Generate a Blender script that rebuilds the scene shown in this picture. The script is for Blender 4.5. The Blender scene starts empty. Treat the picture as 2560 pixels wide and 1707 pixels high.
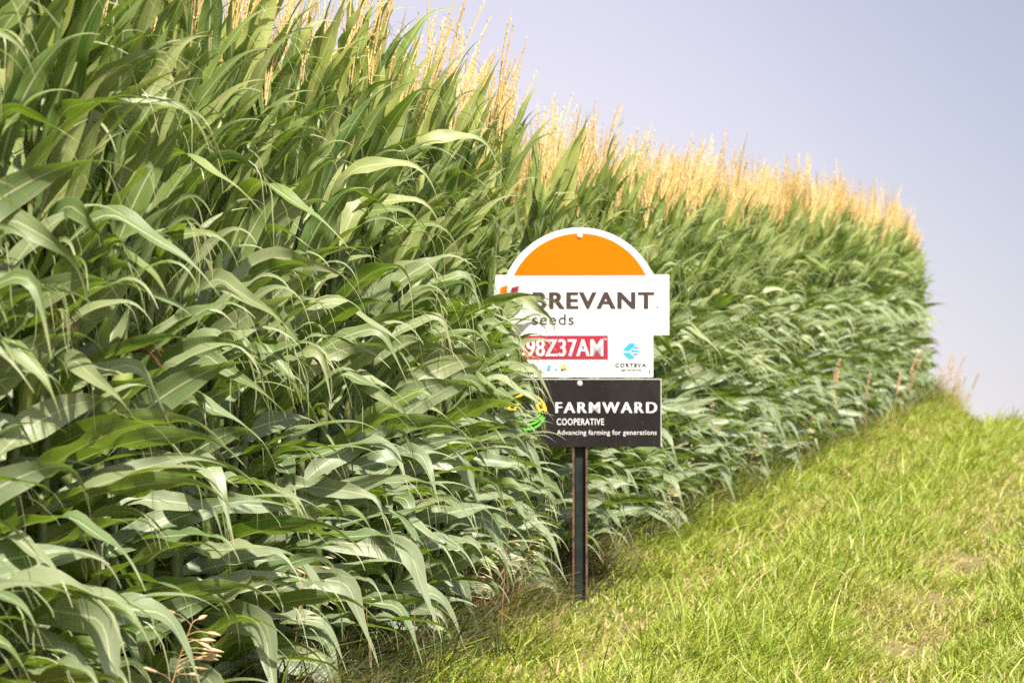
import bpy, math, random
import numpy as np
from math import radians as R, sin, cos, pi
C = bpy.context.scene.collection
S = bpy.context.scene
rng = random.Random(7)
npr = np.random.default_rng(11)

# ------------------------------------------------------------------ camera, sky, sun, exposure
FPX = 7111.0                      # focal length in pixels of the 2560 px wide photograph (100 mm)
CAM_H = 1.375
SLOPE = 0.0535                    # the lane climbs gently away from the camera
cam = bpy.data.cameras.new('camera'); cam_o = bpy.data.objects.new('camera', cam); C.objects.link(cam_o)
cam.lens = 100; cam.sensor_width = 36; cam.clip_start = 0.1; cam.clip_end = 3000
PITCH = math.atan(227 / FPX)
cam_o.location = (0, 0, CAM_H); cam_o.rotation_euler = (pi / 2 + PITCH, 0, 0)
cam.dof.use_dof = True; cam.dof.focus_distance = 9.2; cam.dof.aperture_fstop = 6.3
S.camera = cam_o

SUN_EL, SUN_AZ = R(58), R(156)    # azimuth measured clockwise from +Y (view direction): high behind the camera, a little right
w = bpy.data.worlds.new('World'); S.world = w; w.use_nodes = True
nt = w.node_tree; nt.nodes.clear()
sky = nt.nodes.new('ShaderNodeTexSky'); sky.sky_type = 'NISHITA'; sky.sun_disc = False
sky.sun_elevation = SUN_EL; sky.sun_rotation = SUN_AZ
sky.air_density = 1.0; sky.dust_density = 3.0; sky.ozone_density = 1.0
mul = nt.nodes.new('ShaderNodeMix'); mul.data_type = 'RGBA'; mul.blend_type = 'MULTIPLY'; mul.inputs[0].default_value = 1
zt = nt.nodes.new('ShaderNodeMapRange'); zt.interpolation_type = 'SMOOTHSTEP'; zt.inputs[1].default_value = .16; zt.inputs[2].default_value = .5
tm = nt.nodes.new('ShaderNodeMix'); tm.data_type = 'RGBA'; tm.inputs[6].default_value = (1.53, 1.085, .915, 1); tm.inputs[7].default_value = (1.16, 1.16, 1.06, 1)
nt.links.new(zt.outputs[0], tm.inputs[0]); nt.links.new(tm.outputs[2], mul.inputs[7])
# a hazy sky: sampled a little above the horizon, so that the band near the ground stays pale
tcw = nt.nodes.new('ShaderNodeTexCoord'); spw = nt.nodes.new('ShaderNodeSeparateXYZ'); cbw = nt.nodes.new('ShaderNodeCombineXYZ')
mz = nt.nodes.new('ShaderNodeMath'); mz.operation = 'MULTIPLY_ADD'; mz.inputs[1].default_value = .88; mz.inputs[2].default_value = .12
nt.links.new(tcw.outputs['Generated'], spw.inputs[0]); nt.links.new(spw.outputs[2], zt.inputs[0]); nt.links.new(spw.outputs[2], mz.inputs[0]); nt.links.new(mz.outputs[0], cbw.inputs[2])
nt.links.new(spw.outputs[0], cbw.inputs[0]); nt.links.new(spw.outputs[1], cbw.inputs[1]); nt.links.new(cbw.outputs[0], sky.inputs[0])
bg = nt.nodes.new('ShaderNodeBackground'); bg.inputs[1].default_value = 0.105
wo = nt.nodes.new('ShaderNodeOutputWorld')
# thin haze: palest low on the left, greyer blue towards the right and overhead
gx = nt.nodes.new('ShaderNodeMath'); gx.operation = 'MULTIPLY'; gx.inputs[1].default_value = 1.3; nt.links.new(spw.outputs[0], gx.inputs[0])
gs = nt.nodes.new('ShaderNodeMath'); gs.operation = 'MULTIPLY_ADD'; gs.inputs[1].default_value = .5; nt.links.new(spw.outputs[2], gs.inputs[0]); nt.links.new(gx.outputs[0], gs.inputs[2])
gm = nt.nodes.new('ShaderNodeMapRange'); gm.interpolation_type = 'SMOOTHSTEP'; gm.inputs[1].default_value = .06; gm.inputs[2].default_value = .34; nt.links.new(gs.outputs[0], gm.inputs[0])
hz = nt.nodes.new('ShaderNodeMix'); hz.data_type = 'RGBA'; hz.inputs[6].default_value = (1.03, .985, .95, 1); hz.inputs[7].default_value = (.67, .725, .755, 1); nt.links.new(gm.outputs[0], hz.inputs[0])
m2 = nt.nodes.new('ShaderNodeMix'); m2.data_type = 'RGBA'; m2.blend_type = 'MULTIPLY'; m2.inputs[0].default_value = 1; nt.links.new(hz.outputs[2], m2.inputs[7])
nt.links.new(sky.outputs[0], mul.inputs[6]); nt.links.new(mul.outputs[2], m2.inputs[6]); nt.links.new(m2.outputs[2], bg.inputs[0]); nt.links.new(bg.outputs[0], wo.inputs[0])
sl = bpy.data.lights.new('sun', 'SUN'); sl.energy = 5.0; sl.angle = R(1.2); sl.color = (1, 0.93, 0.82)
so = bpy.data.objects.new('sun', sl); C.objects.link(so)
so.rotation_euler = (pi / 2 - SUN_EL, 0, pi - SUN_AZ)
S.view_settings.view_transform = 'Standard'; S.view_settings.look = 'None'
S.view_settings.exposure = 1.27; S.view_settings.gamma = 1
S.cycles.max_bounces = 8; S.cycles.transmission_bounces = 6; S.cycles.use_denoising = False

# ------------------------------------------------------------------ helpers
def build(name, V, F, mat, parent=None, uv=None, rnd=None, smooth=True, link=True, age=None):
    me = mesh(name, V, F, mat, uv, rnd, smooth, age)
    if not link: return me
    o = bpy.data.objects.new(name, me); C.objects.link(o)
    if parent: o.parent = parent
    return o
def mesh(name, V, F, mat, uv=None, rnd=None, smooth=True, age=None):
    V = np.asarray(V, dtype=np.float32)
    me = bpy.data.meshes.new(name)
    if isinstance(F, np.ndarray):
        n, k = F.shape
        me.vertices.add(len(V)); me.vertices.foreach_set('co', V.ravel())
        me.loops.add(n * k); me.loops.foreach_set('vertex_index', F.astype(np.int32).ravel())
        me.polygons.add(n)
        me.polygons.foreach_set('loop_start', np.arange(0, n * k, k, dtype=np.int32))
        me.update(calc_edges=True)
        flat = F.ravel()
    else:
        me.from_pydata([tuple(map(float, v)) for v in V], [], F)
        flat = np.array([i for f in F for i in f])
    if uv is not None:
        l = me.uv_layers.new(name='UVMap')
        l.data.foreach_set('uv', np.asarray(uv, dtype=np.float32)[flat].ravel())
    if rnd is not None:
        a = me.attributes.new('rnd', 'FLOAT', 'POINT'); a.data.foreach_set('value', np.asarray(rnd, dtype=np.float32))
    if age is not None:
        a = me.attributes.new('age', 'FLOAT', 'POINT'); a.data.foreach_set('value', np.broadcast_to(np.asarray(age, dtype=np.float32), (len(V),)).copy())
    me.polygons.foreach_set('use_smooth', np.full(len(me.polygons), smooth, dtype=bool))
    me.materials.append(mat); me.validate(); me.update()
    return me
def empty(name, loc=(0, 0, 0), rz=0):
    o = bpy.data.objects.new(name, None); C.objects.link(o); o.location = loc; o.rotation_euler = (0, 0, rz)
    o.empty_display_size = 0.1
    return o
def tag(o, label=None, cat=None, group=None, kind=None):
    if label: o['label'] = label
    if cat: o['category'] = cat
    if group: o['group'] = group
    if kind: o['kind'] = kind
    return o

class NT:
    """tiny node-tree helper"""
    def __init__(s, name):
        s.m = bpy.data.materials.new(name); s.m.use_nodes = True
        s.t = s.m.node_tree; s.t.nodes.clear()
        s.out = s.n('ShaderNodeOutputMaterial')
    def n(s, ty, **kw):
        x = s.t.nodes.new(ty)
        for k, v in kw.items(): setattr(x, k, v)
        return x
    def l(s, a, b): s.t.links.new(a, b)
    def put(s, sock, v):
        if isinstance(v, (int, float)): sock.default_value = v
        elif isinstance(v, tuple): sock.default_value = v if len(v) == 4 or len(sock.default_value) == 3 else (*v, 1)
        else: s.l(v, sock)
    def math(s, op, a, b=0.0, clamp=False):
        x = s.n('ShaderNodeMath', operation=op, use_clamp=clamp); s.put(x.inputs[0], a); s.put(x.inputs[1], b); return x.outputs[0]
    def mix(s, f, a, b, mode='MIX'):
        x = s.n('ShaderNodeMix', data_type='RGBA', blend_type=mode); s.put(x.inputs[0], f); s.put(x.inputs[6], a); s.put(x.inputs[7], b); return x.outputs[2]
    def ramp(s, f, lo, hi):
        x = s.n('ShaderNodeMapRange'); s.put(x.inputs[0], f); x.inputs[1].default_value = lo; x.inputs[2].default_value = hi; return x.outputs[0]
    def noise(s, vec, scale, detail=3, rough=.55):
        x = s.n('ShaderNodeTexNoise'); x.inputs['Scale'].default_value = scale; x.inputs['Detail'].default_value = detail
        x.inputs['Roughness'].default_value = rough
        if vec is not None: s.l(vec, x.inputs['Vector'])
        return x.outputs[0]
    def pbr(s, col, rough=.5, spec=.5, metal=0., bump=None, bstr=.3, bdist=.01):
        p = s.n('ShaderNodeBsdfPrincipled'); s.put(p.inputs['Base Color'], col); s.put(p.inputs['Roughness'], rough)
        p.inputs['Specular IOR Level'].default_value = spec; p.inputs['Metallic'].default_value = metal
        if bump is not None:
            b = s.n('ShaderNodeBump'); b.inputs['Strength'].default_value = bstr; b.inputs['Distance'].default_value = bdist
            s.l(bump, b.inputs['Height']); s.l(b.outputs[0], p.inputs['Normal'])
        return p.outputs[0]
    def rnd(s):
        oi = s.n('ShaderNodeObjectInfo'); at = s.n('ShaderNodeAttribute', attribute_name='rnd')
        return s.math('FRACT', s.math('ADD', oi.outputs['Random'], at.outputs['Fac']))
    def fin(s, sh): s.l(sh, s.out.inputs[0]); return s.m

def leaf_material():
    t = NT('corn_leaf'); uv = t.n('ShaderNodeTexCoord').outputs['UV']; sep = t.n('ShaderNodeSeparateXYZ'); t.l(uv, sep.inputs[0])
    u, v = sep.outputs[0], sep.outputs[1]
    r0 = t.rnd(); r2 = t.math('FRACT', t.math('MULTIPLY', r0, 7.31)); r = t.ramp(r0, .22, .78); r3 = t.math('FRACT', t.math('MULTIPLY', r, 13.77))
    au = t.math('ABSOLUTE', t.math('SUBTRACT', u, .5))
    # veins: fine stripes across, streaked along the blade
    cmb = t.n('ShaderNodeCombineXYZ'); t.l(t.math('MULTIPLY', u, 26.), cmb.inputs[0]); t.l(t.math('MULTIPLY', v, 2.2), cmb.inputs[1]); t.l(t.math('MULTIPLY', r, 40.), cmb.inputs[2])
    vein = t.noise(cmb.outputs[0], 1.0, 3)
    top = t.mix(r, (.076, .136, .046), (.208, .250, .148))
    top = t.mix(t.ramp(r3, .82, 1.), top, (.27, .28, .14))
    young = t.n('ShaderNodeAttribute', attribute_name='age').outputs['Fac']
    top = t.mix(young, top, t.mix(r, (.140, .215, .010), (.31, .345, .06)))
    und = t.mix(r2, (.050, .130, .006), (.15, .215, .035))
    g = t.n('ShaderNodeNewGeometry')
    col = t.mix(g.outputs['Backfacing'], top, und)  # sunlit paleness of the top, shaded backlit green beneath, put into the colour
    col = t.mix(t.math('MULTIPLY', t.ramp(vein, .38, .68), .52), col, (.26, .29, .15))
    rib = t.math('SUBTRACT', 1., t.ramp(t.math('ADD', au, t.math('MULTIPLY', v, .022)), .026, .055))
    col = t.mix(t.math('MULTIPLY', rib, .9), col, (.44, .46, .28))
    edge = t.math('MULTIPLY', t.ramp(au, .455, .5), .6)
    col = t.mix(edge, col, (.34, .31, .15))
    nb = t.noise(cmb.outputs[0], .35, 3)
    tip = t.ramp(t.math('ADD', v, t.math('MULTIPLY', nb, .22)), .93, 1.12)
    col = t.mix(t.math('MULTIPLY', tip, .8), col, (.36, .36, .18))
    p = t.n('ShaderNodeBsdfPrincipled'); t.l(col, p.inputs['Base Color'])
    t.put(p.inputs['Roughness'], t.math('ADD', t.math('MULTIPLY', r2, .12), .41)); p.inputs['Specular IOR Level'].default_value = .6
    b = t.n('ShaderNodeBump'); b.inputs['Strength'].default_value = .35; b.inputs['Distance'].default_value = .002; t.l(vein, b.inputs['Height']); t.l(b.outputs[0], p.inputs['Normal'])
    tr = t.n('ShaderNodeBsdfTranslucent'); t.l(t.mix(1., t.mix(.35, (.085, .135, .006), col), (1.5, 1.6, .7), 'MULTIPLY'), tr.inputs[0])
    mx = t.n('ShaderNodeMixShader'); mx.inputs[0].default_value = .36; t.l(p.outputs[0], mx.inputs[1]); t.l(tr.outputs[0], mx.inputs[2])
    return t.fin(mx.outputs[0])
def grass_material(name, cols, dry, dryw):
    t = NT(name); r = t.n('ShaderNodeAttribute', attribute_name='rnd').outputs['Fac']
    pos = t.n('ShaderNodeTexCoord').outputs['Object']
    uv = t.n('ShaderNodeTexCoord').outputs['UV']; sep = t.n('ShaderNodeSeparateXYZ'); t.l(uv, sep.inputs[0])
    col = t.mix(r, cols[0], cols[1])
    n1 = t.noise(pos, .9, 4)
    r2 = t.math('FRACT', t.math('MULTIPLY', r, 9.7))
    d = t.math('MULTIPLY', t.ramp(t.math('ADD', n1, t.math('MULTIPLY', r2, .22)), .69, .80), dryw, True)
    col = t.mix(d, col, dry)
    col = t.mix(t.math('MULTIPLY', t.n('ShaderNodeAttribute', attribute_name='age').outputs['Fac'], .8), col, dry)
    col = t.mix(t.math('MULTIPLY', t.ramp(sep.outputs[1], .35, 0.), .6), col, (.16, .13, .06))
    p = t.n('ShaderNodeBsdfPrincipled'); t.l(col, p.inputs['Base Color']); p.inputs['Roughness'].default_value = .5; p.inputs['Specular IOR Level'].default_value = .4
    tr = t.n('ShaderNodeBsdfTranslucent'); t.l(t.mix(1., col, (1.4, 1.45, .8), 'MULTIPLY'), tr.inputs[0])
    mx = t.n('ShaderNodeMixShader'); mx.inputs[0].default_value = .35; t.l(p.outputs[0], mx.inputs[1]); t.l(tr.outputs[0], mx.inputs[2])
    return t.fin(mx.outputs[0])
def simple(name, col, rough=.5, spec=.5, metal=0., var=.0, scale=8., col2=None):
    t = NT(name); pos = t.n('ShaderNodeTexCoord').outputs['Object']
    c = col
    n = t.noise(pos, scale, 5)
    if col2: c = t.mix(t.ramp(n, .42, .68), col, col2)
    elif var: c = t.mix(n, tuple(x * (1 - var) for x in col), tuple(min(1, x * (1 + var)) for x in col))
    return t.fin(t.pbr(c, rough, spec, metal))
def board_material(name, col, dirt, amount, spec=.3):
    """painted sign sheet: slight film of dust and a few specks"""
    t = NT(name); pos = t.n('ShaderNodeTexCoord').outputs['Object']
    n = t.noise(pos, 6., 5); sp = t.noise(pos, 95., 2)
    c = t.mix(t.math('MULTIPLY', t.ramp(n, .45, .8), amount), col, dirt)
    c = t.mix(t.math('MULTIPLY', t.ramp(sp, .70, .74), .55), c, dirt)
    return t.fin(t.pbr(c, .45, spec))
def stalk_material():
    t = NT('corn_stalk'); pos = t.n('ShaderNodeTexCoord').outputs['Object']; sep = t.n('ShaderNodeSeparateXYZ'); t.l(pos, sep.inputs[0])
    r = t.rnd(); n = t.noise(pos, 30., 3)
    c = t.mix(r, (.045, .08, .015), (.09, .12, .03)); c = t.mix(t.math('MULTIPLY', t.ramp(n, .5, .75), .5), c, (.36, .30, .13))
    return t.fin(t.pbr(c, .5, .4))
def tassel_material():
    t = NT('corn_tassel'); r = t.rnd(); pos = t.n('ShaderNodeTexCoord').outputs['Object']; n = t.noise(pos, 60., 2)
    c = t.mix(r, (.74, .56, .21), (.84, .68, .34)); c = t.mix(t.math('MULTIPLY', n, .4), c, (.50, .27, .11))
    p = t.pbr(c, .7, .2); tr = t.n('ShaderNodeBsdfTranslucent'); t.l(c, tr.inputs[0])
    mx = t.n('ShaderNodeMixShader'); mx.inputs[0].default_value = .3; t.l(p, mx.inputs[1]); t.l(tr.outputs[0], mx.inputs[2])
    return t.fin(mx.outputs[0])
def soil_material():
    t = NT('soil'); pos = t.n('ShaderNodeTexCoord').outputs['Object']
    a = t.noise(pos, 1.1, 5); b = t.noise(pos, 24., 5, .65)
    c = t.mix(t.ramp(a, .4, .62), (.13, .12, .04), (.24, .17, .09)); c = t.mix(t.ramp(b, .4, .65), c, (.10, .10, .035))
    return t.fin(t.pbr(c, .95, .1, 0., b, .8, .04))

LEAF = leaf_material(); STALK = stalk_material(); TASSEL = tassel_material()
HUSK = simple('corn_husk', (.20, .24, .06), .6, .3, var=.3, scale=20); SILK = simple('corn_silk', (.09, .035, .016), .7, .2, var=.4, scale=60)
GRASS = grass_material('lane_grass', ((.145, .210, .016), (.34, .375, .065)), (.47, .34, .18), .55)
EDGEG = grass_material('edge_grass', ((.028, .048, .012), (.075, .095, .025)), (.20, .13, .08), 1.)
DRY = simple('dry_straw', (.44, .25, .12), .8, .15, var=.35, scale=25); DRYP = simple('dry_seed_husk', (.50, .34, .20), .75, .2, var=.3, scale=40)

# ------------------------------------------------------------------ ground
DIR = np.array([.2223, .975]); NRM = np.array([.975, -.2223])     # along the corn row; out of the field towards the lane
def row_x(y): return -.01 + .228 * (y - 12.22)
def sst(x): x = np.clip(x, 0, 1); return x * x * (3 - 2 * x)
def ground(x, y):
    x = np.asarray(x, float); y = np.asarray(y, float)
    d = x - row_x(np.clip(y, -20, 60))
    yc = 22.4 + 7.6 * sst(1 - (d + .1) / .9)
    dy = np.maximum(0, y - yc); k = .0042
    z = SLOPE * y - k * np.minimum(dy, 13) ** 2 - 2 * k * 13 * np.maximum(0, dy - 13)
    lump = .018 * np.sin(2.1 * x + .7 * y) * np.sin(1.3 * y + .4) + .012 * np.sin(5 * x + 2) * np.sin(4.1 * y)
    rut = -.05 * (np.exp(-((d - .72) / .16) ** 2) + np.exp(-((d - 1.82) / .18) ** 2))
    near = (np.abs(x) < 14) & (y > 2) & (y < 45)
    z = z + np.where(near, lump + rut, 0)
    far = np.maximum(0, y - 55)
    return np.maximum(z, -3.0 - .0 * far)
def gz(x, y): return float(ground(x, y))
xs = np.concatenate([[-900, -400, -150, -60, -30, -20], np.arange(-14, 14.01, .2), [20, 30, 60, 150, 400, 900]])
ys = np.concatenate([[-300, -100, -40, -15, -5], np.arange(0, 46, .2), np.arange(46, 90, 2), [100, 130, 200, 400, 900]])
GX, GY = np.meshgrid(xs, ys); GZ = ground(GX, GY)
nx, ny = len(xs), len(ys)
V = np.stack([GX, GY, GZ], -1).reshape(-1, 3)
ii = (np.arange(ny - 1)[:, None] * nx + np.arange(nx - 1)[None]).ravel()
gr = build('ground', V, np.stack([ii, ii + 1, ii + nx + 1, ii + nx], -1), soil_material()); tag(gr, kind='structure')

# ------------------------------------------------------------------ signpost
SX, SY = (1450 - 1280) / FPX * 12.22, 12.22
SZ = gz(SX, SY)
K = 12.22 / FPX                                                    # metres per photograph pixel at the sign
def sx(u): return (u - 1450) * K
def sz(v): return (1500 - v) * K
SIGN_RZ = R(-2.0)
sign = empty('field_sign', (SX, SY, SZ), SIGN_RZ)
tag(sign, 'roadside seed sign with orange dome, white banner and black board on a dark metal post', 'sign')
M_WHITE = board_material('sign_white', (.60, .595, .60), (.42, .41, .38), .35)
M_BLACK = board_material('sign_black', (.0125, .0105, .011), (.10, .09, .09), .16, .15)
M_ORANGE = simple('sign_orange', (.74, .135, .0002), .5, .08, var=.04, scale=5)
M_RED = simple('sign_red', (.30, .016, .040), .42, .4, var=.06, scale=9)
M_BROWN = simple('sign_brown_ink', (.055, .038, .036), .5, .15); M_INK = simple('sign_grey_ink', (.045, .045, .045), .5, .15)
M_PRINTW = simple('sign_white_ink', (.55, .545, .54), .5, .2); M_BLUE = simple('sign_blue_ink', (.03, .33, .58), .45, .3)
M_TEAL = simple('sign_teal_ink', (.05, .36, .42), .45, .3); M_YEL = simple('sign_yellow_ink', (.88, .58, .01), .45, .3); M_GRN = simple('sign_green_ink', (.10, .55, .03), .45, .3)
M_BOLT = simple('bolt_metal', (.75, .73, .70), .4, .5, .3)
M_POST = simple('post_paint', (.009, .014, .012), .5, .2, col2=(.022, .028, .025), scale=14)
M_RUST = simple('post_rust', (.16, .08, .045), .8, .2, col2=(.035, .028, .025), scale=30)
M_EDGE = simple('sheet_edge', (.45, .44, .44), .45, .5, .2)

def slab(name, pts, y0, y1, mat, parent):
    """flat outline pts (x,z) given as a closed loop, front face at y0 (towards the camera), back at y1"""
    n = len(pts); V = [(p[0], y0, p[1]) for p in pts] + [(p[0], y1, p[1]) for p in pts]
    area = sum(pts[i][0] * pts[(i + 1) % n][1] - pts[(i + 1) % n][0] * pts[i][1] for i in range(n))
    o = list(range(n)) if area > 0 else list(range(n))[::-1]
    F = [o, [i + n for i in o[::-1]]] + [[o[i], o[i] + n, o[(i + 1) % n] + n, o[(i + 1) % n]] for i in range(n)]
    F[2:] = [f[::-1] if False else f for f in F[2:]]
    return build(name, V, F, mat, parent, smooth=False)
def rect(u0, u1, v0, v1): return [(sx(u0), sz(v1)), (sx(u1), sz(v1)), (sx(u1), sz(v0)), (sx(u0), sz(v0))]
def arc(cu, cv, r, a0, a1, n=40): return [(sx(cu + r * sin(a0 + (a1 - a0) * i / n)), sz(cv - r * cos(a0 + (a1 - a0) * i / n))) for i in range(n + 1)]
def text(name, s, u0, u1, v0, v1, mat, parent, y, off=.0, space=1.0, shear=0., bold=0.):
    cu = bpy.data.curves.new('lettering', 'FONT'); cu.body = s; cu.size = 1; cu.offset = off; cu.space_character = space
    cu.extrude = .002; cu.fill_mode = 'BOTH'; cu.shear = shear; cu.resolution_u = 6
    o = bpy.data.objects.new('tmp', cu); C.objects.link(o); bpy.context.view_layer.update()
    me = bpy.data.meshes.new_from_object(o.evaluated_get(bpy.context.evaluated_depsgraph_get()))
    bpy.data.objects.remove(o); bpy.data.curves.remove(cu)
    n = len(me.vertices); co = np.empty(n * 3, np.float32); me.vertices.foreach_get('co', co); co = co.reshape(-1, 3)
    lo, hi = co.min(0), co.max(0); q = (co - lo) / (hi - lo)
    X = sx(u0) + q[:, 0] * (sx(u1) - sx(u0)); Z = sz(v1) + q[:, 1] * (sz(v0) - sz(v1))
    new = np.stack([X, y + .0008 * (1 - q[:, 2]), Z], -1).astype(np.float32)
    if bold:
        P = [list(p.vertices) for p in me.polygons]; Vb, Fb = [], []
        for j, dx in enumerate((-bold, 0, bold)):
            Fb += [[i + n * j for i in q_] for q_ in P]; Vb.append(new + np.array([dx * K, -.0003 * j, 0]))
        bpy.data.meshes.remove(me); me = bpy.data.meshes.new(name); me.from_pydata(np.concatenate(Vb).tolist(), [], Fb)
    else: me.vertices.foreach_set('co', new.ravel())
    me.update(); me.name = name
    me.materials.clear(); me.materials.append(mat)
    ob = bpy.data.objects.new(name, me); C.objects.link(ob); ob.parent = parent
    return ob
# upper board: one cut-out sheet, dome + wide banner + narrower foot
cvo = 568 + 201; a_o = math.asin(183 / 201)
out = [(sx(1267), sz(942)), (sx(1633), sz(942)), (sx(1633), sz(837)), (sx(1673), sz(837)), (sx(1673), sz(686)), ] + arc(1450, cvo, 201, math.acos((cvo - 686) / 201), -math.acos((cvo - 686) / 201), 48) + [(sx(1229), sz(686)), (sx(1229), sz(837)), (sx(1267), sz(837))]
YB = -.030
board = slab('sign_board', out, YB, YB + .004, M_WHITE, sign)
f = YB - .0015
ao = math.acos((765 - 687) / 182); orange = slab('orange_panel', arc(1450, 765, 182, ao, -ao, 48), f, f + .001, M_ORANGE, board)
text('brand_lettering', 'BREVANT', 1334, 1634, 729.5, 771, M_BROWN, board, f, .014, 1.16, bold=1.7)
text('trademark', 'x', 1641, 1647, 764, 770, M_BROWN, board, f, .01)
text('brand_lettering', 'seeds', 1331, 1435, 784, 811, M_INK, board, f, .004, 1.12)
slab('brand_emblem', [(sx(1252), sz(718)), (sx(1270), sz(712)), (sx(1262), sz(771)), (sx(1244), sz(771))], f, f + .001, M_ORANGE, board)
slab('brand_emblem', [(sx(1280), sz(718)), (sx(1298), sz(714)), (sx(1288), sz(771)), (sx(1268), sz(771))], f, f + .001, M_RED, board)
red = slab('red_panel', rect(1286, 1520, 838, 897), f, f + .001, M_RED, board)
text('hybrid_number', 'B98Z37AM', 1292, 1507, 847, 890, M_PRINTW, board, f - .0015, .004, 1.04, bold=1.2)
text('trademark', 'TM', 1508, 1517, 845, 850, M_PRINTW, board, f - .0015, .01)
# blue striped round mark
cu_, cv_, r_ = 1577.5, 876, 20
def clipdisc(x, y):
    d = math.hypot(x - cu_, y - cv_)
    return (x, y) if d <= r_ else (cu_ + (x - cu_) * r_ / d, cv_ + (y - cv_) * r_ / d)
mv, mf = [], []
def bar(x0, y0, x1, y1, wdt):
    L = math.hypot(x1 - x0, y1 - y0); px, py = -(y1 - y0) / L * wdt / 2, (x1 - x0) / L * wdt / 2
    b = len(mv)
    for s_ in (1, -1):
        for k_ in range(7):
            tt = k_ / 6; x, y = clipdisc(x0 + (x1 - x0) * tt + s_ * px, y0 + (y1 - y0) * tt + s_ * py); mv.append((sx(x), f, sz(y)))
    for k_ in range(6): mf.append([b + k_, b + k_ + 1, b + 7 + k_ + 1, b + 7 + k_])
for i_, off in enumerate((-16, -9, -2)):
    bar(1558 + (off + 16) * .9, 876 - 0, 1577 + (off + 16) * .9, 856, 4.2)
    bar(1558 + (off + 16) * .9, 880, 1577 + (off + 16) * .9, 898, 4.2)
for yy, xx in ((868, 1583), (876, 1577), (884, 1583)): bar(xx, yy, 1598, yy, 4.2)
build('round_emblem', mv, mf, M_BLUE, board, smooth=False)
text('company_lettering', 'CORTEVA', 1538, 1615, 907, 916.5, M_INK, board, f, .035, 1.3)
text('company_lettering', 'agriscience', 1553, 1602, 920, 928, M_INK, board, f, 0, 1.05)
text('trademark', '1', 1622, 1625, 925, 931, M_INK, board, f, .01)
slab('small_print_mark', rect(1315, 1355, 923, 926), f, f + .001, M_TEAL, board)
slab('small_print_mark', [(sx(1366), sz(925)), (sx(1371), sz(911)), (sx(1380), sz(913)), (sx(1374), sz(918)), (sx(1378), sz(925))], f, f + .001, M_BLUE, board)
slab('small_print_mark', [(sx(1386), sz(924)), (sx(1390), sz(917)), (sx(1394), sz(924))], f, f + .001, M_TEAL, board)
slab('small_print_mark', [(sx(1404), sz(924)), (sx(1406), sz(908)), (sx(1412), sz(915)), (sx(1418), sz(916)), (sx(1417), sz(924))], f, f + .001, M_YEL, board)
text('small_print', 'air', 1403, 1417, 918, 924, M_INK, board, f - .0015, .01)
# lower black board
YK = YB + .004
low = slab('lower_board', rect(1253, 1651, 948, 1115), YK, YK + .004, M_BLACK, sign)
fb = YK - .0015
slab('board_rim', rect(1253, 1653.2, 945.5, 948), YK - .001, YK + .004, M_EDGE, low)
slab('board_rim', rect(1651, 1653.2, 948, 1115), YK - .001, YK + .004, M_EDGE, low)
text('coop_lettering', 'FARMWARD', 1390, 1641, 1004, 1031, M_PRINTW, low, fb, .002, 1.26, bold=1.4)
text('coop_lettering', 'COOPERATIVE', 1392, 1510, 1044.5, 1061, M_PRINTW, low, fb, .016, 1.1)
text('slogan_lettering', 'Advancing farming for generations', 1392, 1641, 1073, 1089, M_PRINTW, low, fb, .006, 1.06)
def ring(cu0, cv0, r0, r1, a0, a1, n=28):
    V = []; F = []
    for i in range(n + 1):
        a = a0 + (a1 - a0) * i / n
        for r in (r0, r1): V.append((sx(cu0 + r * sin(a)), fb, sz(cv0 - r * cos(a))))
    for i in range(n): F.append([2 * i, 2 * i + 1, 2 * i + 3, 2 * i + 2])
    return V, F
def join(parts):
    V = []; F = []
    for v, f_ in parts:
        b = len(V); V += v; F += [[i + b for i in q] for q in f_]
    return V, F
EC = (1318, 1031)
sun_parts = [ring(*EC, 44, 50, -1.5, 1.5), ring(*EC, 29, 34, -1.5, 1.5)]
for a in np.linspace(-1.35, 1.35, 7): sun_parts.append(ring(*EC, 34, 44, a - .06, a + .06, 2))
build('wheel_emblem', *join(sun_parts), M_YEL, low, smooth=False)
build('field_emblem', *join([ring(EC[0], EC[1] - 6 - 6 * i, 44 - 0 * i, 49 - 0 * i, pi - 1.2 + .1 * i, pi + 1.2 - .1 * i) for i in (0, 2, 4)]), M_GRN, low, smooth=False)
# U-channel post
def prism(profile, z0, z1):
    n = len(profile); V = [(x, y, z0) for x, y in profile] + [(x, y, z1) for x, y in profile]
    F = [list(range(n))[::-1], [i + n for i in range(n)]] + [[i, (i + 1) % n, (i + 1) % n + n, i + n] for i in range(n)]
    return V, F
hw = .0325; yb = YB + .0085
post = build('post', *prism([(-.017, yb + .022), (.017, yb + .022), (.022, yb + .003), (.022, yb), (.0245, yb), (.0215, yb + .026), (-.0215, yb + .026), (-.0245, yb), (-.022, yb), (-.022, yb + .003)], -.35, sz(575)), M_POST, sign, smooth=False)
for s_ in (-1, 1):
    a, b = sorted((s_ * .0247, s_ * .0325))
    build('flange', *prism([(a, yb - .0002), (b, yb - .0002), (b, yb + .003), (a, yb + .003)], -.35, sz(577)), M_RUST, post, smooth=False)
def dome(name, u, v, r, y, parent):
    V = [(sx(u), y - .005, sz(v))]; F = []; n = 16
    for j, (rr, dy) in enumerate(((.55, -.0042), (.9, -.0022), (1., 0.), (1., .003))):
        for i in range(n): V.append((sx(u) + r * rr * cos(2 * pi * i / n), y + dy, sz(v) + r * rr * sin(2 * pi * i / n)))
    for i in range(n): F.append([0, 1 + i, 1 + (i + 1) % n])
    for j in range(3):
        for i in range(n): F.append([1 + j * n + i, 1 + (j + 1) * n + i, 1 + (j + 1) * n + (i + 1) % n, 1 + j * n + (i + 1) % n])
    return build(name, V, F, M_BOLT, parent)
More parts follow.
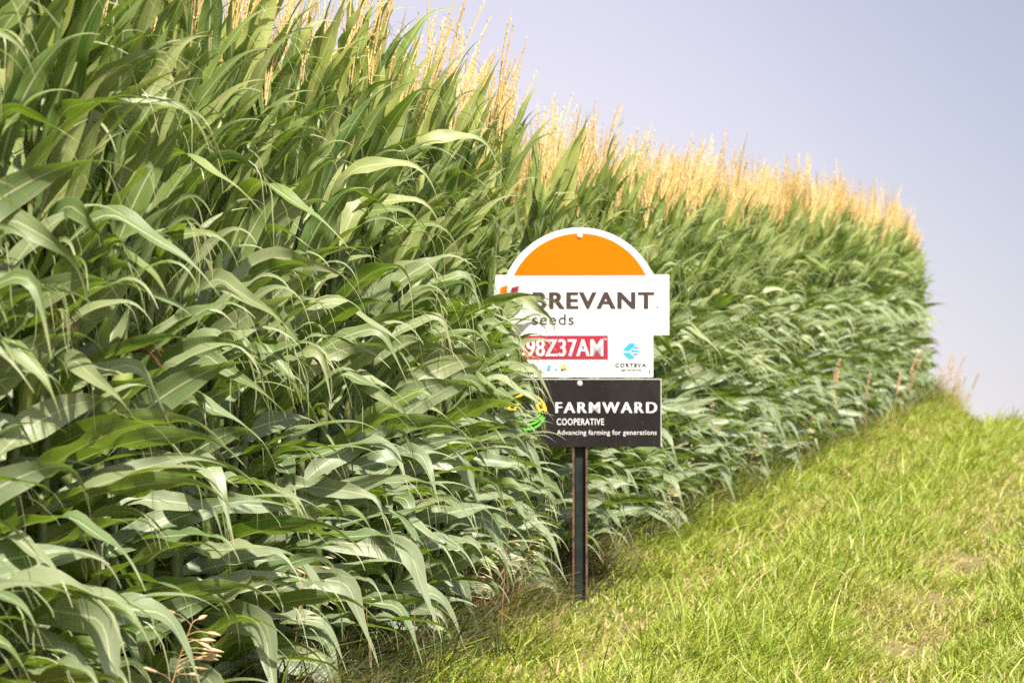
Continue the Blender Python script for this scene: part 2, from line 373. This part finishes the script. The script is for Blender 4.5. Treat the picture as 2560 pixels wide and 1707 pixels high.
dome('bolt', 1450, 589, 7 * K, f - .001, sign); dome('bolt', 1449.5, 957.5, 7 * K, YK - .001, sign)

# ------------------------------------------------------------------ corn: leaf shapes
WIND = np.array([.97, -.24, 0.])
def leaf_curve(cls, r):
    """midrib points, side vectors and half widths of one blade; x = downwind, z = up"""
    side = 1 if r.random() < .66 else -1
    if cls == 'flag':   L, th, g, wv, W = r.uniform(.50, .76), R(r.uniform(4, 20)), r.uniform(.0, .30), r.uniform(.1, .6), r.uniform(.034, .048)
    elif cls == 'upper': L, th, g, wv, W = r.uniform(.55, .82), R(r.uniform(8, 30)), r.uniform(.05, 1.5), r.uniform(.3, 1.2), r.uniform(.038, .054)
    elif cls == 'mid':  L, th, g, wv, W = r.uniform(.55, .84), R(r.uniform(18, 50)), r.uniform(.3, 2.6), r.uniform(.8, 2.4), r.uniform(.036, .052)
    else:               L, th, g, wv, W = r.uniform(.50, .78), R(r.uniform(46, 96)), r.uniform(.6, 2.6), r.uniform(.6, 2.2), r.uniform(.036, .054)
    az = (0 if side > 0 else pi) + r.gauss(0, .75)
    d = np.array([sin(th) * cos(az), sin(th) * sin(az), cos(th)])
    L *= .66; W *= .76
    n = 44; ds = L / n
    p = np.zeros(3); P = [p.copy()]; D = [d.copy()]
    wdir = np.array([1., r.gauss(0, .45), r.uniform(-.05, .22)])
    kink = r.uniform(.45, .8) if r.random() < .35 else 2; kg = r.uniform(6, 14); tipg = r.uniform(0, 5)
    for i in range(n):
        s = (i + .5) / n
        acc = wdir * wv * (.55 + .9 * s) + np.array([0, 0, -1.]) * g * (.12 + 1.5 * s * s)
        if abs(s - kink) < .07: acc = acc + np.array([0, 0, -1.]) * kg
        if s > .74: acc = acc + np.array([0, 0, -1.]) * (g * 2.2 + tipg)
        acc = (acc - d * acc.dot(d)) * 1.3
        d = d + acc * ds * 1.5; d /= np.linalg.norm(d); p = p + d * ds; P.append(p.copy()); D.append(d.copy())
    P = np.array(P); D = np.array(D)
    up = np.array([0, 0, 1.]); sd = np.cross(D[0], up); sd /= np.linalg.norm(sd)
    roll0 = -side * r.gauss(.40, .45); roll1 = -side * r.gauss(.35, 1.35)
    S_ = []; N_ = []
    for i in range(n + 1):
        sd = sd - D[i] * sd.dot(D[i]); sd /= np.linalg.norm(sd)
        a = roll0 + roll1 * (i / n) ** 1.2 + .18 * sin(i * .35 + roll0 * 9)
        nn = np.cross(sd, D[i])
        S_.append(sd * cos(a) + nn * sin(a)); N_.append(nn * cos(a) - sd * sin(a))
    s = np.linspace(0, 1, n + 1)
    wd = W * np.clip((s / .28), 0, 1) ** .5 * .0 + W * np.interp(s, [0, .06, .18, .36, .52, .64, .75, .85, .93, 1], [.40, .60, .88, 1., .86, .56, .28, .10, .05, .02])
    fold = np.interp(s, [0, .15, .5, 1], [.75, .42, .22, .35]) * r.uniform(.6, 1.2)
    ph1, ph2, fr = r.uniform(0, 6), r.uniform(0, 6), r.uniform(18, 30); amp = r.uniform(.003, .009)
    return dict(P=P, S=np.array(S_), N=np.array(N_), w=wd, fold=fold, ph=(ph1, ph2), fr=fr, amp=amp)
def leaf_mesh(c, nseg, nx_):
    idx = np.round(np.linspace(0, len(c['P']) - 1, nseg + 1)).astype(int)
    t = np.linspace(-1, 1, nx_ + 1); s = idx / (len(c['P']) - 1)
    w_ = c['w'][idx][:, None]; fo = c['fold'][idx][:, None]
    off = t[None] * w_ * np.cos(fo * .8)
    nrm = np.abs(t[None]) * w_ * np.sin(fo)
    wave = np.where(t[None] < 0, np.sin(s[:, None] * c['fr'] + c['ph'][0]), np.sin(s[:, None] * c['fr'] * .9 + c['ph'][1])) * c['amp'] * t[None] ** 2 * np.clip(s * 6, 0, 1)[:, None]
    wave = wave * np.clip(w_ / .03, 0, 1)
    V = c['P'][idx][:, None] + c['S'][idx][:, None] * off[..., None] + c['N'][idx][:, None] * (nrm + wave)[..., None]
    uv = np.stack(np.broadcast_arrays((t[None] + 1) / 2, s[:, None]), -1)
    a = (np.arange(nseg)[:, None] * (nx_ + 1) + np.arange(nx_)[None]).ravel()
    F = np.stack([a, a + 1, a + nx_ + 2, a + nx_ + 1], -1)
    return V.reshape(-1, 3), F, uv.reshape(-1, 2)
def shreds(c, m, r):
    """thin strips torn by the wind from the outer half of the blade"""
    V, F, U = [m[0]], [m[1]], [m[2]]; b = len(m[0]); n = len(c['P']) - 1
    for _ in range(r.choice((0, 0, 1, 2, 3, 4))):
        i = int(n * r.uniform(.5, .93)); sgn = r.choice((-1, 1))
        p = c['P'][i] + c['S'][i] * c['w'][i] * sgn * .95; d = (c['P'][min(i + 1, n)] - c['P'][i - 1]); d /= np.linalg.norm(d)
        d = d + c['S'][i] * sgn * r.uniform(.0, .3); L = r.uniform(.05, .17); hw = r.uniform(.0008, .0022); k = 8; pts = []; cu = r.uniform(.15, .6); sd = np.array([r.gauss(0, 1), r.gauss(0, 1), .2]); sd /= np.linalg.norm(sd)
        for j in range(k + 1):
            pts += [p - sd * hw * (1 - .7 * j / k), p + sd * hw * (1 - .7 * j / k)]
            d = d + np.array([r.gauss(0, .12), r.gauss(0, .12), -cu]); d /= np.linalg.norm(d); p = p + d * L / k
        V.append(np.array(pts)); F.append(np.array([[2 * j, 2 * j + 1, 2 * j + 3, 2 * j + 2] for j in range(k)]) + b); b += len(pts)
        U.append(np.array([[.3, .90 + .1 * (j // 2) / k] for j in range(2 * k + 2)]))
    return np.concatenate(V), np.concatenate(F), np.concatenate(U)
POOL = {}
lr = random.Random(3)
AGE = dict(flag=1., upper=.6, mid=.2, low=0.)
for cls, n in (('flag', 24), ('upper', 44), ('mid', 60), ('low', 34)):
    POOL[cls] = []
    for i in range(n):
        c = leaf_curve(cls, lr)
        hi, lo = shreds(c, leaf_mesh(c, 24, 4), lr), leaf_mesh(c, 11, 2)
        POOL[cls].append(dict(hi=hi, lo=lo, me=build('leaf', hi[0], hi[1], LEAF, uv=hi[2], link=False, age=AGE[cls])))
LEAN = .028
def stalk_x(z): return LEAN * z * z
def tube(pts, rad, n=6):
    pts = np.asarray(pts, float); V = []; F = []
    for i, p in enumerate(pts):
        d = pts[min(i + 1, len(pts) - 1)] - pts[max(i - 1, 0)]; d /= np.linalg.norm(d) + 1e-9
        a = np.cross(d, [0, 1, .01]); a /= np.linalg.norm(a) + 1e-9; b = np.cross(d, a)
        for k in range(n):
            an = 2 * pi * k / n; V.append(p + (a * cos(an) + b * sin(an)) * rad[i])
    for i in range(len(pts) - 1):
        for k in range(n): F.append([i * n + k, i * n + (k + 1) % n, (i + 1) * n + (k + 1) % n, (i + 1) * n + k])
    return np.array(V), np.array(F)
def cat(parts):
    V = []; F = []; b = 0
    for v, f_ in parts: V.append(v); F.append(f_ + b); b += len(v)
    return np.concatenate(V), np.concatenate(F)
HT = 1.70                                                          # stalk height under the tassel
def stalk_shape(n=6, seg=26):
    z = np.linspace(-.12, HT + .05, seg); rad = np.interp(z, [0, .5, 1.2, HT], [.015, .0135, .010, .0055])
    rad = rad * np.where(np.arange(seg) % 3 == 0, 1.22, 1.)
    return tube(np.stack([stalk_x(z), 0 * z, z], -1), rad, n)
def tassel_shape(r, detail=True):
    parts = []; base = np.array([0, 0, 0.]); nb = r.randint(4, 8) if detail else r.randint(4, 7)
    L0 = r.uniform(.36, .52)
    specs = [(0., r.uniform(.0, .06), L0, 0.)] + [(r.uniform(.06, .16), r.uniform(.04, .26), L0 * r.uniform(.5, .9), r.uniform(0, 2 * pi)) for _ in range(nb)]
    for z0, tilt, L, az in specs:
        d = np.array([sin(tilt) * cos(az), sin(tilt) * sin(az), cos(tilt)]); n = 9 if detail else 4
        p = np.array([0, 0, z0]); pts = [p]
        for i in range(n):
            d = d + np.array([.035, 0, -.008 * (tilt > .2)]); d /= np.linalg.norm(d); p = p + d * L / n; pts.append(p)
        rad = np.full(n + 1, .0026 if detail else .0034); rad[-1] = .001
        parts.append(tube(pts, rad, 3 if not detail else 4))
        if detail:                                                 # spikelets close along the branch
            m = int(L / .011)
            for k in range(m):
                s_ = (k + .5) / m
                if s_ < .12: continue
                q = np.array(pts); x = s_ * n; i = min(int(x), n - 1); c0 = q[i] + (q[i + 1] - q[i]) * (x - i)
                a = r.uniform(0, 2 * pi); o = np.array([cos(a), sin(a), 0]); ln = r.uniform(.009, .014)
                tip = c0 + o * r.uniform(.004, .008) + np.array([0, 0, ln if r.random() < .8 else -ln])
                mid = (c0 + tip) / 2; sdv = np.cross(o, [0, 0, 1]) * .0022
                parts.append((np.array([c0, mid + sdv, tip, mid - sdv]), np.array([[0, 1, 2, 3]])))
        else:
            q = np.array(pts)
            for k in range(10):
                s_ = (k + 1.5) / 12; x = s_ * n; i = min(int(x), n - 1); c0 = q[i] + (q[i + 1] - q[i]) * (x - i)
                a = r.uniform(0, 2 * pi); o = np.array([cos(a), sin(a), 0]); tip = c0 + o * .008 + np.array([0, 0, .026]); mid = (c0 + tip) / 2; sdv = np.cross(o, [0, 0, 1]) * .004
                parts.append((np.array([c0, mid + sdv, tip, mid - sdv]), np.array([[0, 1, 2, 3]])))
    return cat(parts)
tr_ = random.Random(5)
STALK_ME = mesh('stalk', *stalk_shape(), STALK)
TS_HI = [tassel_shape(tr_, True) for _ in range(8)]; TS_LO = [tassel_shape(tr_, False) for _ in range(8)]
T_HI = [mesh('tassel', *q, TASSEL, smooth=False) for q in TS_HI]; T_LO = [mesh('tassel', *q, TASSEL, smooth=False) for q in TS_LO]
def ear_shapes():
    z = np.linspace(0, .22, 10); rad = .027 * np.sin(np.clip(z / .22, .06, .97) * pi) ** .6
    ear = tube(np.stack([.25 * z, 0 * z, z], -1), rad, 8)
    sp = []
    for k in range(16):
        a = k * 2.4; p = np.array([.055, 0, .215]); d = np.array([.35 + .3 * cos(a), .3 * sin(a), .8]); pts = [p]
        for i in range(6): d = d + np.array([.1, 0, -.45]); d /= np.linalg.norm(d); p = p + d * .016; pts.append(p)
        sp.append(tube(pts, np.full(7, .0011), 3))
    return mesh('ear', *ear, HUSK), mesh('silk', *cat(sp), SILK)
EAR_ME, SILK_ME = ear_shapes()

def plan(r, gap=.07):
    """the blades of one plant: class, pool index, height, turn, size"""
    out_ = []; nl = r.randint(22, 25); z = r.uniform(.14, .22)
    for i in range(nl):
        q = i / (nl - 1); zz = z + (HT - gap - z) * q ** .92
        cls = 'low' if q < .36 else 'mid' if q < .62 else 'upper' if q < .86 else 'flag'
        out_.append((cls, r.randrange(len(POOL[cls])), zz, r.gauss(0, .28), r.uniform(.86, 1.14)))
    return out_
def rz_(a): return np.array([[cos(a), -sin(a), 0], [sin(a), cos(a), 0], [0, 0, 1]])
WANG = math.atan2(WIND[1], WIND[0])
def to_px(P):
    """photograph pixel of world points, used only to keep blades off the readable part of the sign"""
    q = P - np.array([0, 0, CAM_H]); f_ = q[:, 1] * cos(PITCH) + q[:, 2] * sin(PITCH); u_ = -q[:, 1] * sin(PITCH) + q[:, 2] * cos(PITCH)
    return 1280 + FPX * q[:, 0] / f_, 853.5 - FPX * u_ / f_
def clear_of_sign(P, strict=True):
    x, y, z = P[:, 0] - SX, P[:, 1] - SY, P[:, 2] - SZ
    inb = (x > -.42) & (x < .42) & (z > sz(1130)) & (z < sz(560)) & (np.abs(y) < .6)
    if inb.any() and (y[inb].max() > -.05) and (y[inb].min() < .03): return False
    post_ = (np.abs(x) < .05) & (np.abs(y) < .06) & (z < sz(1100))
    if post_.any(): return False
    front = y < 0
    if front.any():
        u, v = to_px(P[front])
        lim = np.interp(v, [560, 722, 734, 830, 940, 950, 1085, 1090, 1130, 1135, 1560], [1262, 1268, 1440, 1420, 1415, 1400, 1400, 1480, 1480, 1425, 1425])
        if strict: lim = np.minimum(lim, np.interp(v, [690, 725, 735, 780, 786, 895, 903, 1130], [1240, 1240, 1420, 1420, 1325, 1325, 1500, 1500]))
        if ((u > lim) & (v > 560) & (v < 1560)).any(): return False
    return True
GRP1, GRP2 = 'corn plants of the row along the grass lane', 'corn plants of the second row'
def place(r, x, y):
    """random stance of a plant: base, turn about z, lean, size"""
    return dict(loc=np.array([x, y, gz(x, y)]), rz=WANG + r.gauss(0, .22), sc=r.uniform(.94, 1.06) * float(np.interp(y, [8, 10.5, 13, 17, 24, 29.5, 32.2], [1.15, 1.06, .97, .97, 1.0, 1.0, .84])), tilt=r.gauss(0, .03))
def xf(pl, P):
    ct, st = cos(pl['tilt']), sin(pl['tilt'])
    Q = P @ np.array([[1, 0, 0], [0, ct, -st], [0, st, ct]]).T
    return (Q * pl['sc']) @ rz_(pl['rz']).T + pl['loc']
def leaf_pts(pl, lf, lod='lo'):
    cls, k, zz, a, s_ = lf
    return xf(pl, (POOL[cls][k][lod][0] * s_) @ rz_(a).T + np.array([stalk_x(zz), 0, zz]))
def fit_leaves(r, pl):
    L = plan(r, .0 if pl['loc'][1] < 10.5 else .06 if pl['loc'][1] < 14 else .13)
    if abs(pl['loc'][1] - SY) > 1.9: return L
    keep = []
    for lf in L:
        st = r.random() < .72
        for _ in range(14):
            if clear_of_sign(leaf_pts(pl, lf, 'hi'), st): keep.append(lf); break
            cls = lf[0]; lf = (cls, r.randrange(len(POOL[cls])), lf[2], r.gauss(0, .5), r.uniform(.75, 1.05))
    return keep
FOL = []                                                           # whole-plant foliage meshes for the small far plants
def foliage_mesh(r):
    Vs, Fs, Us, Rs, As, b = [], [], [], [], [], 0
    for cls, k, zz, a, s_ in plan(r, .13):
        v, f_, u_ = POOL[cls][k]['lo']; v = (v * s_) @ rz_(a).T + np.array([stalk_x(zz), 0, zz])
        Vs.append(v); Fs.append(f_ + b); Us.append(u_); Rs.append(np.full(len(v), r.random())); As.append(np.full(len(v), AGE[cls])); b += len(v)
    return mesh('foliage', np.concatenate(Vs), np.concatenate(Fs), LEAF, np.concatenate(Us), np.concatenate(Rs), True, np.concatenate(As))
pr = random.Random(21)
FOL = [foliage_mesh(pr) for _ in range(24)]
def child(name, me, root, loc, rz=0, sc=1):
    o = bpy.data.objects.new(name, me); C.objects.link(o); o.parent = root; o.location = loc; o.rotation_euler = (0, 0, rz); o.scale = (sc, sc, sc); return o
def corn_plant(pl, label, group, near, r, extra=()):
    root = empty('corn_plant', pl['loc'], 0); root.rotation_euler = (pl['tilt'], 0, pl['rz']); root.scale = (pl['sc'],) * 3
    tag(root, label, 'corn plant', group)
    child('stalk', STALK_ME, root, (0, 0, 0))
    if near:
        for cls, k, zz, a, s_ in fit_leaves(r, pl): child('leaf', POOL[cls][k]['me'], root, (stalk_x(zz), 0, zz), a, s_)
        if r.random() < .16:
            a = r.gauss(0, .5); z = r.uniform(.72, .92); e = child('ear', EAR_ME, root, (stalk_x(z) + .012, 0, z), a)
            s = bpy.data.objects.new('silk', SILK_ME); C.objects.link(s); s.parent = e
    else:
        child('foliage', r.choice(FOL), root, (0, 0, 0), r.gauss(0, .12))
    for cls, k, zz, a, s_ in extra: child('leaf', POOL[cls][k]['me'], root, (stalk_x(zz), 0, zz), a, s_)
    child('tassel', r.choice(T_HI if near else T_LO), root, (stalk_x(HT), 0, HT), r.uniform(-.6, .6), r.uniform(.8, 1.15))
ROW_GAP, STEP, Y0, Y1 = .48, .117, 4.9, 32.0
def spots(k, r):
    y = Y0 + r.uniform(0, STEP)
    while y < Y1 + .4 * (k % 2):
        yy = y + r.gauss(0, .02); off = -k * ROW_GAP + r.gauss(0, .025)
        yield row_x(yy) + off / .975, yy
        y += STEP * .975 * r.uniform(.85, 1.15)
n_ind = 0; rest = []
# blades wanted across the left part of the boards (photograph pixels)
EXTRA = [[(1290, 1400, 715, 765), (1250, 1390, 1020, 1110)], [(1270, 1400, 960, 1030), (1280, 1480, 1092, 1128)], [(1240, 1400, 780, 840), (1250, 1360, 900, 990)], [(1250, 1370, 1050, 1110), (1270, 1390, 690, 790)]]
for dx, yy in ((-.52, 11.72), (-.48, 11.92), (-.45, 11.58), (-.50, 12.06)):   # plants crowding the left edge of the sign
    pl = place(pr, SX + dx, yy); extra = []
    for box in EXTRA.pop(0):
        best = (0, None)
        for _ in range(700):
            cls = pr.choice(('low', 'mid', 'mid', 'upper')); lf = (cls, pr.randrange(len(POOL[cls])), pr.uniform(.35, 1.5), pr.gauss(0, .5), pr.uniform(.95, 1.25))
            q = leaf_pts(pl, lf, 'hi'); u, v = to_px(q); sc_ = ((u > box[0]) & (u < box[1]) & (v > box[2]) & (v < box[3])).mean()
            if sc_ > best[0] and clear_of_sign(q, False): best = (sc_, lf)
        if best[1]: extra.append(best[1])
    corn_plant(pl, 'corn plant crowding the left edge of the sign, blades hiding its first letters', GRP1, True, pr, extra); n_ind += 1
for k in range(6):
    for x, y in spots(k, pr):
        if SY - 1.5 < y < SY + .05: x = min(x, (1200 - 1280) / FPX * y)       # no stalk stands in front of the boards
        pl = place(pr, x, y)
        if abs(x - SX) < .08 and abs(y - SY) < .1: continue
        if n_ind < 300 and (k == 0 or (k == 1 and y < 22)):
            n_ind += 1
            if k == 0:
                if y < 11.0: lb = 'tall windblown corn plant in the sharp edge row left of the sign'
                elif y < 12.3: lb = 'corn plant beside the sign whose long blades reach over its left side'
                elif y < 18: lb = 'corn plant of the edge row rising just behind the sign'
                elif y < 26: lb = 'corn plant of the edge row midway between the sign and the field corner'
                else: lb = 'small blurred corn plant at the far corner of the field against the sky'
            else:
                lb = 'corn plant of the second row showing between the blades left of the sign' if y < 13 else 'corn plant of the second row with tassel showing above the edge row'
            corn_plant(pl, lb, GRP1 if k == 0 else GRP2, (k == 0 and y < 20) or (k == 1 and y < 12), pr)
        else: rest.append(pl)
# the rest of the field, one mass
Vs, Fs, Us, Rs, As, b = [], [], [], [], [], 0; TV, TF, tb = [], [], 0; SV, SF, sb = [], [], 0
sv0, sf0 = stalk_shape(4, 8)
for pl in rest:
    for lf in fit_leaves(pr, pl):
        if lf[2] < .5 and pl['loc'][1] > 8: 
            if pr.random() < .5: continue
        v = leaf_pts(pl, lf); _, f_, u_ = POOL[lf[0]][lf[1]]['lo']
        Vs.append(v); Fs.append(f_ + b); Us.append(u_); Rs.append(np.full(len(v), pr.random())); As.append(np.full(len(v), AGE[lf[0]])); b += len(v)
    SV.append(xf(pl, sv0)); SF.append(sf0 + sb); sb += len(sv0)
    v, f_ = pr.choice(TS_LO); v = xf(pl, v * pr.uniform(.85, 1.2) + np.array([stalk_x(HT), 0, HT])); TV.append(v); TF.append(f_ + tb); tb += len(v)
field = build('corn_field', np.concatenate(Vs), np.concatenate(Fs), LEAF, uv=np.concatenate(Us), rnd=np.concatenate(Rs), age=np.concatenate(As))
tag(field, 'dense mass of green corn behind the edge rows', 'corn field', kind='stuff')
o = build('field_stalks', np.concatenate(SV), np.concatenate(SF), STALK, field); tag(o, kind='stuff')
o = build('field_tassels', np.concatenate(TV), np.concatenate(TF), TASSEL, field, smooth=False); tag(o, kind='stuff')

# ------------------------------------------------------------------ grass of the lane
def blades(x, y, h, wd, lean, bend, az, seg=4):
    n = len(x); s = np.linspace(0, 1, seg + 1)
    hor = (lean[:, None] * s + bend[:, None] * s ** 2.2) * h[:, None]
    ver = h[:, None] * (s - .5 * np.clip(bend, 0, 1.2)[:, None] * s ** 3)
    ca, sa = np.cos(az)[:, None], np.sin(az)[:, None]
    P = np.stack([x[:, None] + hor * ca, y[:, None] + hor * sa, ground(x, y)[:, None] - .01 + ver], -1)
    fa = az + npr.normal(0, .9, n) ; sd = np.stack([-np.sin(fa), np.cos(fa), np.zeros(n)], -1)
    wv = wd[:, None] * np.interp(s, [0, .3, .7, 1], [.8, 1, .7, .06])
    A = P + sd[:, None] * wv[..., None]; B = P - sd[:, None] * wv[..., None]
    V = np.stack([A, B], 2).reshape(-1, 3)
    base = (np.arange(n)[:, None] * (seg + 1) * 2 + np.arange(seg)[None] * 2).ravel()
    F = np.stack([base, base + 1, base + 3, base + 2], -1)
    rn = np.repeat(npr.random(n), (seg + 1) * 2)
    uv = np.stack([np.tile([0., 1.], n * (seg + 1)), np.tile(np.repeat(s, 2), n)], -1)
    return V, F, uv, rn
def clump_noise(x, y):
    return .5 + .25 * np.sin(3.1 * x + 1.3 * y + 1) * np.sin(2.3 * y - 1.1 * x) + .25 * np.sin(7.7 * x - 2.9 * y) * np.sin(5.3 * y + 3.1 * x + 2)
def strip(n, ya, yb_, da, db):
    y = npr.uniform(ya, yb_, n); d = npr.uniform(da, db, n); return row_x(y) + d, y, d
parts = []; DRYA = []
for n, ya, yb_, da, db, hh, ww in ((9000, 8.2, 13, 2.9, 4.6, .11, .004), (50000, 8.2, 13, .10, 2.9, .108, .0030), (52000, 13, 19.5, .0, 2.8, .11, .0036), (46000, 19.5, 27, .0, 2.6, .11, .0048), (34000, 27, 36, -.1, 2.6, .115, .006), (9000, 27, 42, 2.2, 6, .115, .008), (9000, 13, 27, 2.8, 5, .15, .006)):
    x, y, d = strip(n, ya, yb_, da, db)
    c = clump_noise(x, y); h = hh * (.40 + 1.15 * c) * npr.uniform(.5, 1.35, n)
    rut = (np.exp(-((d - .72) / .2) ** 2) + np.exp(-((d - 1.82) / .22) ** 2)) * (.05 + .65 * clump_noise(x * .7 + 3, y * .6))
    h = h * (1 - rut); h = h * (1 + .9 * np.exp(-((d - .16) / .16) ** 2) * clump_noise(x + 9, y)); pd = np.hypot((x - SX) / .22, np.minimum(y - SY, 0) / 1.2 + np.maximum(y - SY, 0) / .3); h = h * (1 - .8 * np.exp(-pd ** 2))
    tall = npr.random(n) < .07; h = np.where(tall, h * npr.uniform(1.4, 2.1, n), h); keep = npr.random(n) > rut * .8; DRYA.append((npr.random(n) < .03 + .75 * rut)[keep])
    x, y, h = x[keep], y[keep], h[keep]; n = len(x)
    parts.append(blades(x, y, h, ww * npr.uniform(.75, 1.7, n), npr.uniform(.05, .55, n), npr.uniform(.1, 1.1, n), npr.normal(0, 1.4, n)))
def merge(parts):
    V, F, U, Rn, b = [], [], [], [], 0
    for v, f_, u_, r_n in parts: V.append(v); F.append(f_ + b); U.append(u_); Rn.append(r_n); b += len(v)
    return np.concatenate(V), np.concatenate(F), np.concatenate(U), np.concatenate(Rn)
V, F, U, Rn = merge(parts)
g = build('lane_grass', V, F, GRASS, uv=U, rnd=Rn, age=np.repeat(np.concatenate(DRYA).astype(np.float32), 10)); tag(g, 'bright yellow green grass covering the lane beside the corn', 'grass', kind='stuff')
# darker, rougher undergrowth at the foot of the corn
parts = []; EDRY = []
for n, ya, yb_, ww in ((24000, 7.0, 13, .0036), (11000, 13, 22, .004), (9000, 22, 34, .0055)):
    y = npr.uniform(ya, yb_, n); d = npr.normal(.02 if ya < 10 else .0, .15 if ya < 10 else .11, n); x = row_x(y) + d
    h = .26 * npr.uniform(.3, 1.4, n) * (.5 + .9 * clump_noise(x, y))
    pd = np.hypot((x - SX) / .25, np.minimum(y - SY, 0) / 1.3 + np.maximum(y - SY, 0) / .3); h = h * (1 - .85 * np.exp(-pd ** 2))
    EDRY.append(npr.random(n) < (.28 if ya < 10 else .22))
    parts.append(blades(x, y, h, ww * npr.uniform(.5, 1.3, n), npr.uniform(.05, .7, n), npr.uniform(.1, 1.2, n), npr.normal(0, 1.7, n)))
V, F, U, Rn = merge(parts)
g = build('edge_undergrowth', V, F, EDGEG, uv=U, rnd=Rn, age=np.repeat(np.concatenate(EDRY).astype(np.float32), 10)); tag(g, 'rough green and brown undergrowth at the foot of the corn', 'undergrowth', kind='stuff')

# ------------------------------------------------------------------ dry seeding grasses
def dry_grass_meshes(r, H, drooping, ns, hl):
    p = np.array([0, 0, -.02]); d = np.array([.04, 0, 1.]); pts = [p]; n = 16
    for i in range(n):
        d = d + np.array([.012 + .02 * (i > 11), 0, 0]); d /= np.linalg.norm(d); p = p + d * H / n; pts.append(p)
    stem = mesh('stem', *tube(pts, np.linspace(.0026, .0012, n + 1), 4), DRY)
    pa = []
    q = np.array(pts)
    for k in range(ns):
        s_ = 1 - hl * (1 - (k + .5) / ns); x = s_ * n; i = min(int(x), n - 1); c0 = q[i] + (q[i + 1] - q[i]) * (x - i)
        a = r.gauss(0, 1.1) if drooping else r.uniform(0, 2 * pi)
        d = np.array([cos(a) * .8, sin(a) * .8, .7]) if drooping else np.array([cos(a) * .3, sin(a) * .3, 1.]); br = [c0]; p = c0
        for _ in range(4):
            if drooping: d = d + np.array([.16 + r.gauss(0, .05), r.gauss(0, .06), -.20 + r.gauss(0, .09)])
            d /= np.linalg.norm(d); p = p + d * (.012 if drooping else .006); br.append(p)
        pa.append(tube(br, np.full(5, .0009), 3))
        ln = r.uniform(.032, .048) if drooping else r.uniform(.012, .022)
        m = [p + d * ln * t_ for t_ in (0, .2, .5, .8, 1)]
        pa.append(tube(m, np.array([.0012, .0042, .0052, .003, .0006]) * (1 if drooping else .8), 5))
    return stem, mesh('seed_head', *cat(pa), DRYP)
wr = random.Random(9)
BROME = [dry_grass_meshes(wr, h, True, n_, .45) for h, n_ in ((.46, 17), (.42, 12), (.52, 12))]
THIN = [dry_grass_meshes(wr, h, True, n_, .4) for h, n_ in ((.60, 7), (.70, 6), (.52, 8))]
SPIKE = [dry_grass_meshes(wr, h, False, n_, hl) for h, n_, hl in ((.75, 60, .30), (.9, 70, .28), (.62, 50, .32))]
def dry_grass(kind, x, y, label, group=None, sc=1., rz=None):
    root = empty('dry_grass_stalk', (x, y, gz(x, y)), wr.gauss(0, .7) if rz is None else rz); root.scale = (sc,) * 3
    root.rotation_euler[0] = wr.gauss(0, .08); root.rotation_euler[1] = wr.gauss(.05, .08)
    tag(root, label, 'dry grass', group)
    st, sh = wr.choice(kind)
    for nm, me in (('stem', st), ('seed_head', sh)):
        o = bpy.data.objects.new(nm, me); C.objects.link(o); o.parent = root
def at(u, v):
    """ground point seen at a photograph pixel (flat part of the lane)"""
    y = FPX * CAM_H / (v - 700); return (u - 1280) / FPX * y, y
def at_base(u, y): return (u - 1280) / FPX * y, y
x, y = at_base(372, 7.3); dry_grass(BROME[:1], x, y, 'tan nodding dry grass head standing in front of the lowest corn blades', sc=1.16, rz=.1)
for u, yy in ((300, 8.3), (440, 8.5), (560, 8.7)):
    dry_grass(BROME[1:] + THIN, *at_base(u, yy), 'thin dry grass stalk among the low corn blades around the nodding tan head', 'dry grasses at the left foot of the corn', wr.uniform(.8, 1.15))
for i in range(6):
    yy = wr.uniform(8.2, 11.4); d = wr.uniform(.0, .34); dry_grass(THIN, row_x(yy) + d, yy, 'thin dry grass stalk in the dark gap under the near corn blades', 'dry grasses under the near corn', wr.uniform(.55, .95))
for i in range(10):
    yy = wr.uniform(11.5, 20); d = wr.uniform(.02, .30); dry_grass(THIN if wr.random() < .8 else SPIKE, row_x(yy) + d, yy, 'thin dry grass stalk at the foot of the corn row', 'dry grasses along the corn row', wr.uniform(.55, .9))
for i in range(9):
    yy = wr.uniform(21, 31); d = wr.uniform(.1, .5); dry_grass(SPIKE, row_x(yy) + d, yy, 'reddish dry grass spike at the far foot of the corn', 'dry grasses at the far end of the row', wr.uniform(.8, 1.1))
for i in range(36):
    yy = wr.uniform(31.0, 34.5); u = wr.gauss(2372, 18); dry_grass(SPIKE, *at_base(u, yy), 'tall pinkish dry grass standing against the sky at the field corner', 'tall dry grasses at the field corner', wr.uniform(.4, .8))
print('individual corn plants', n_ind, 'rest', len(rest), 'objects', len(bpy.data.objects))
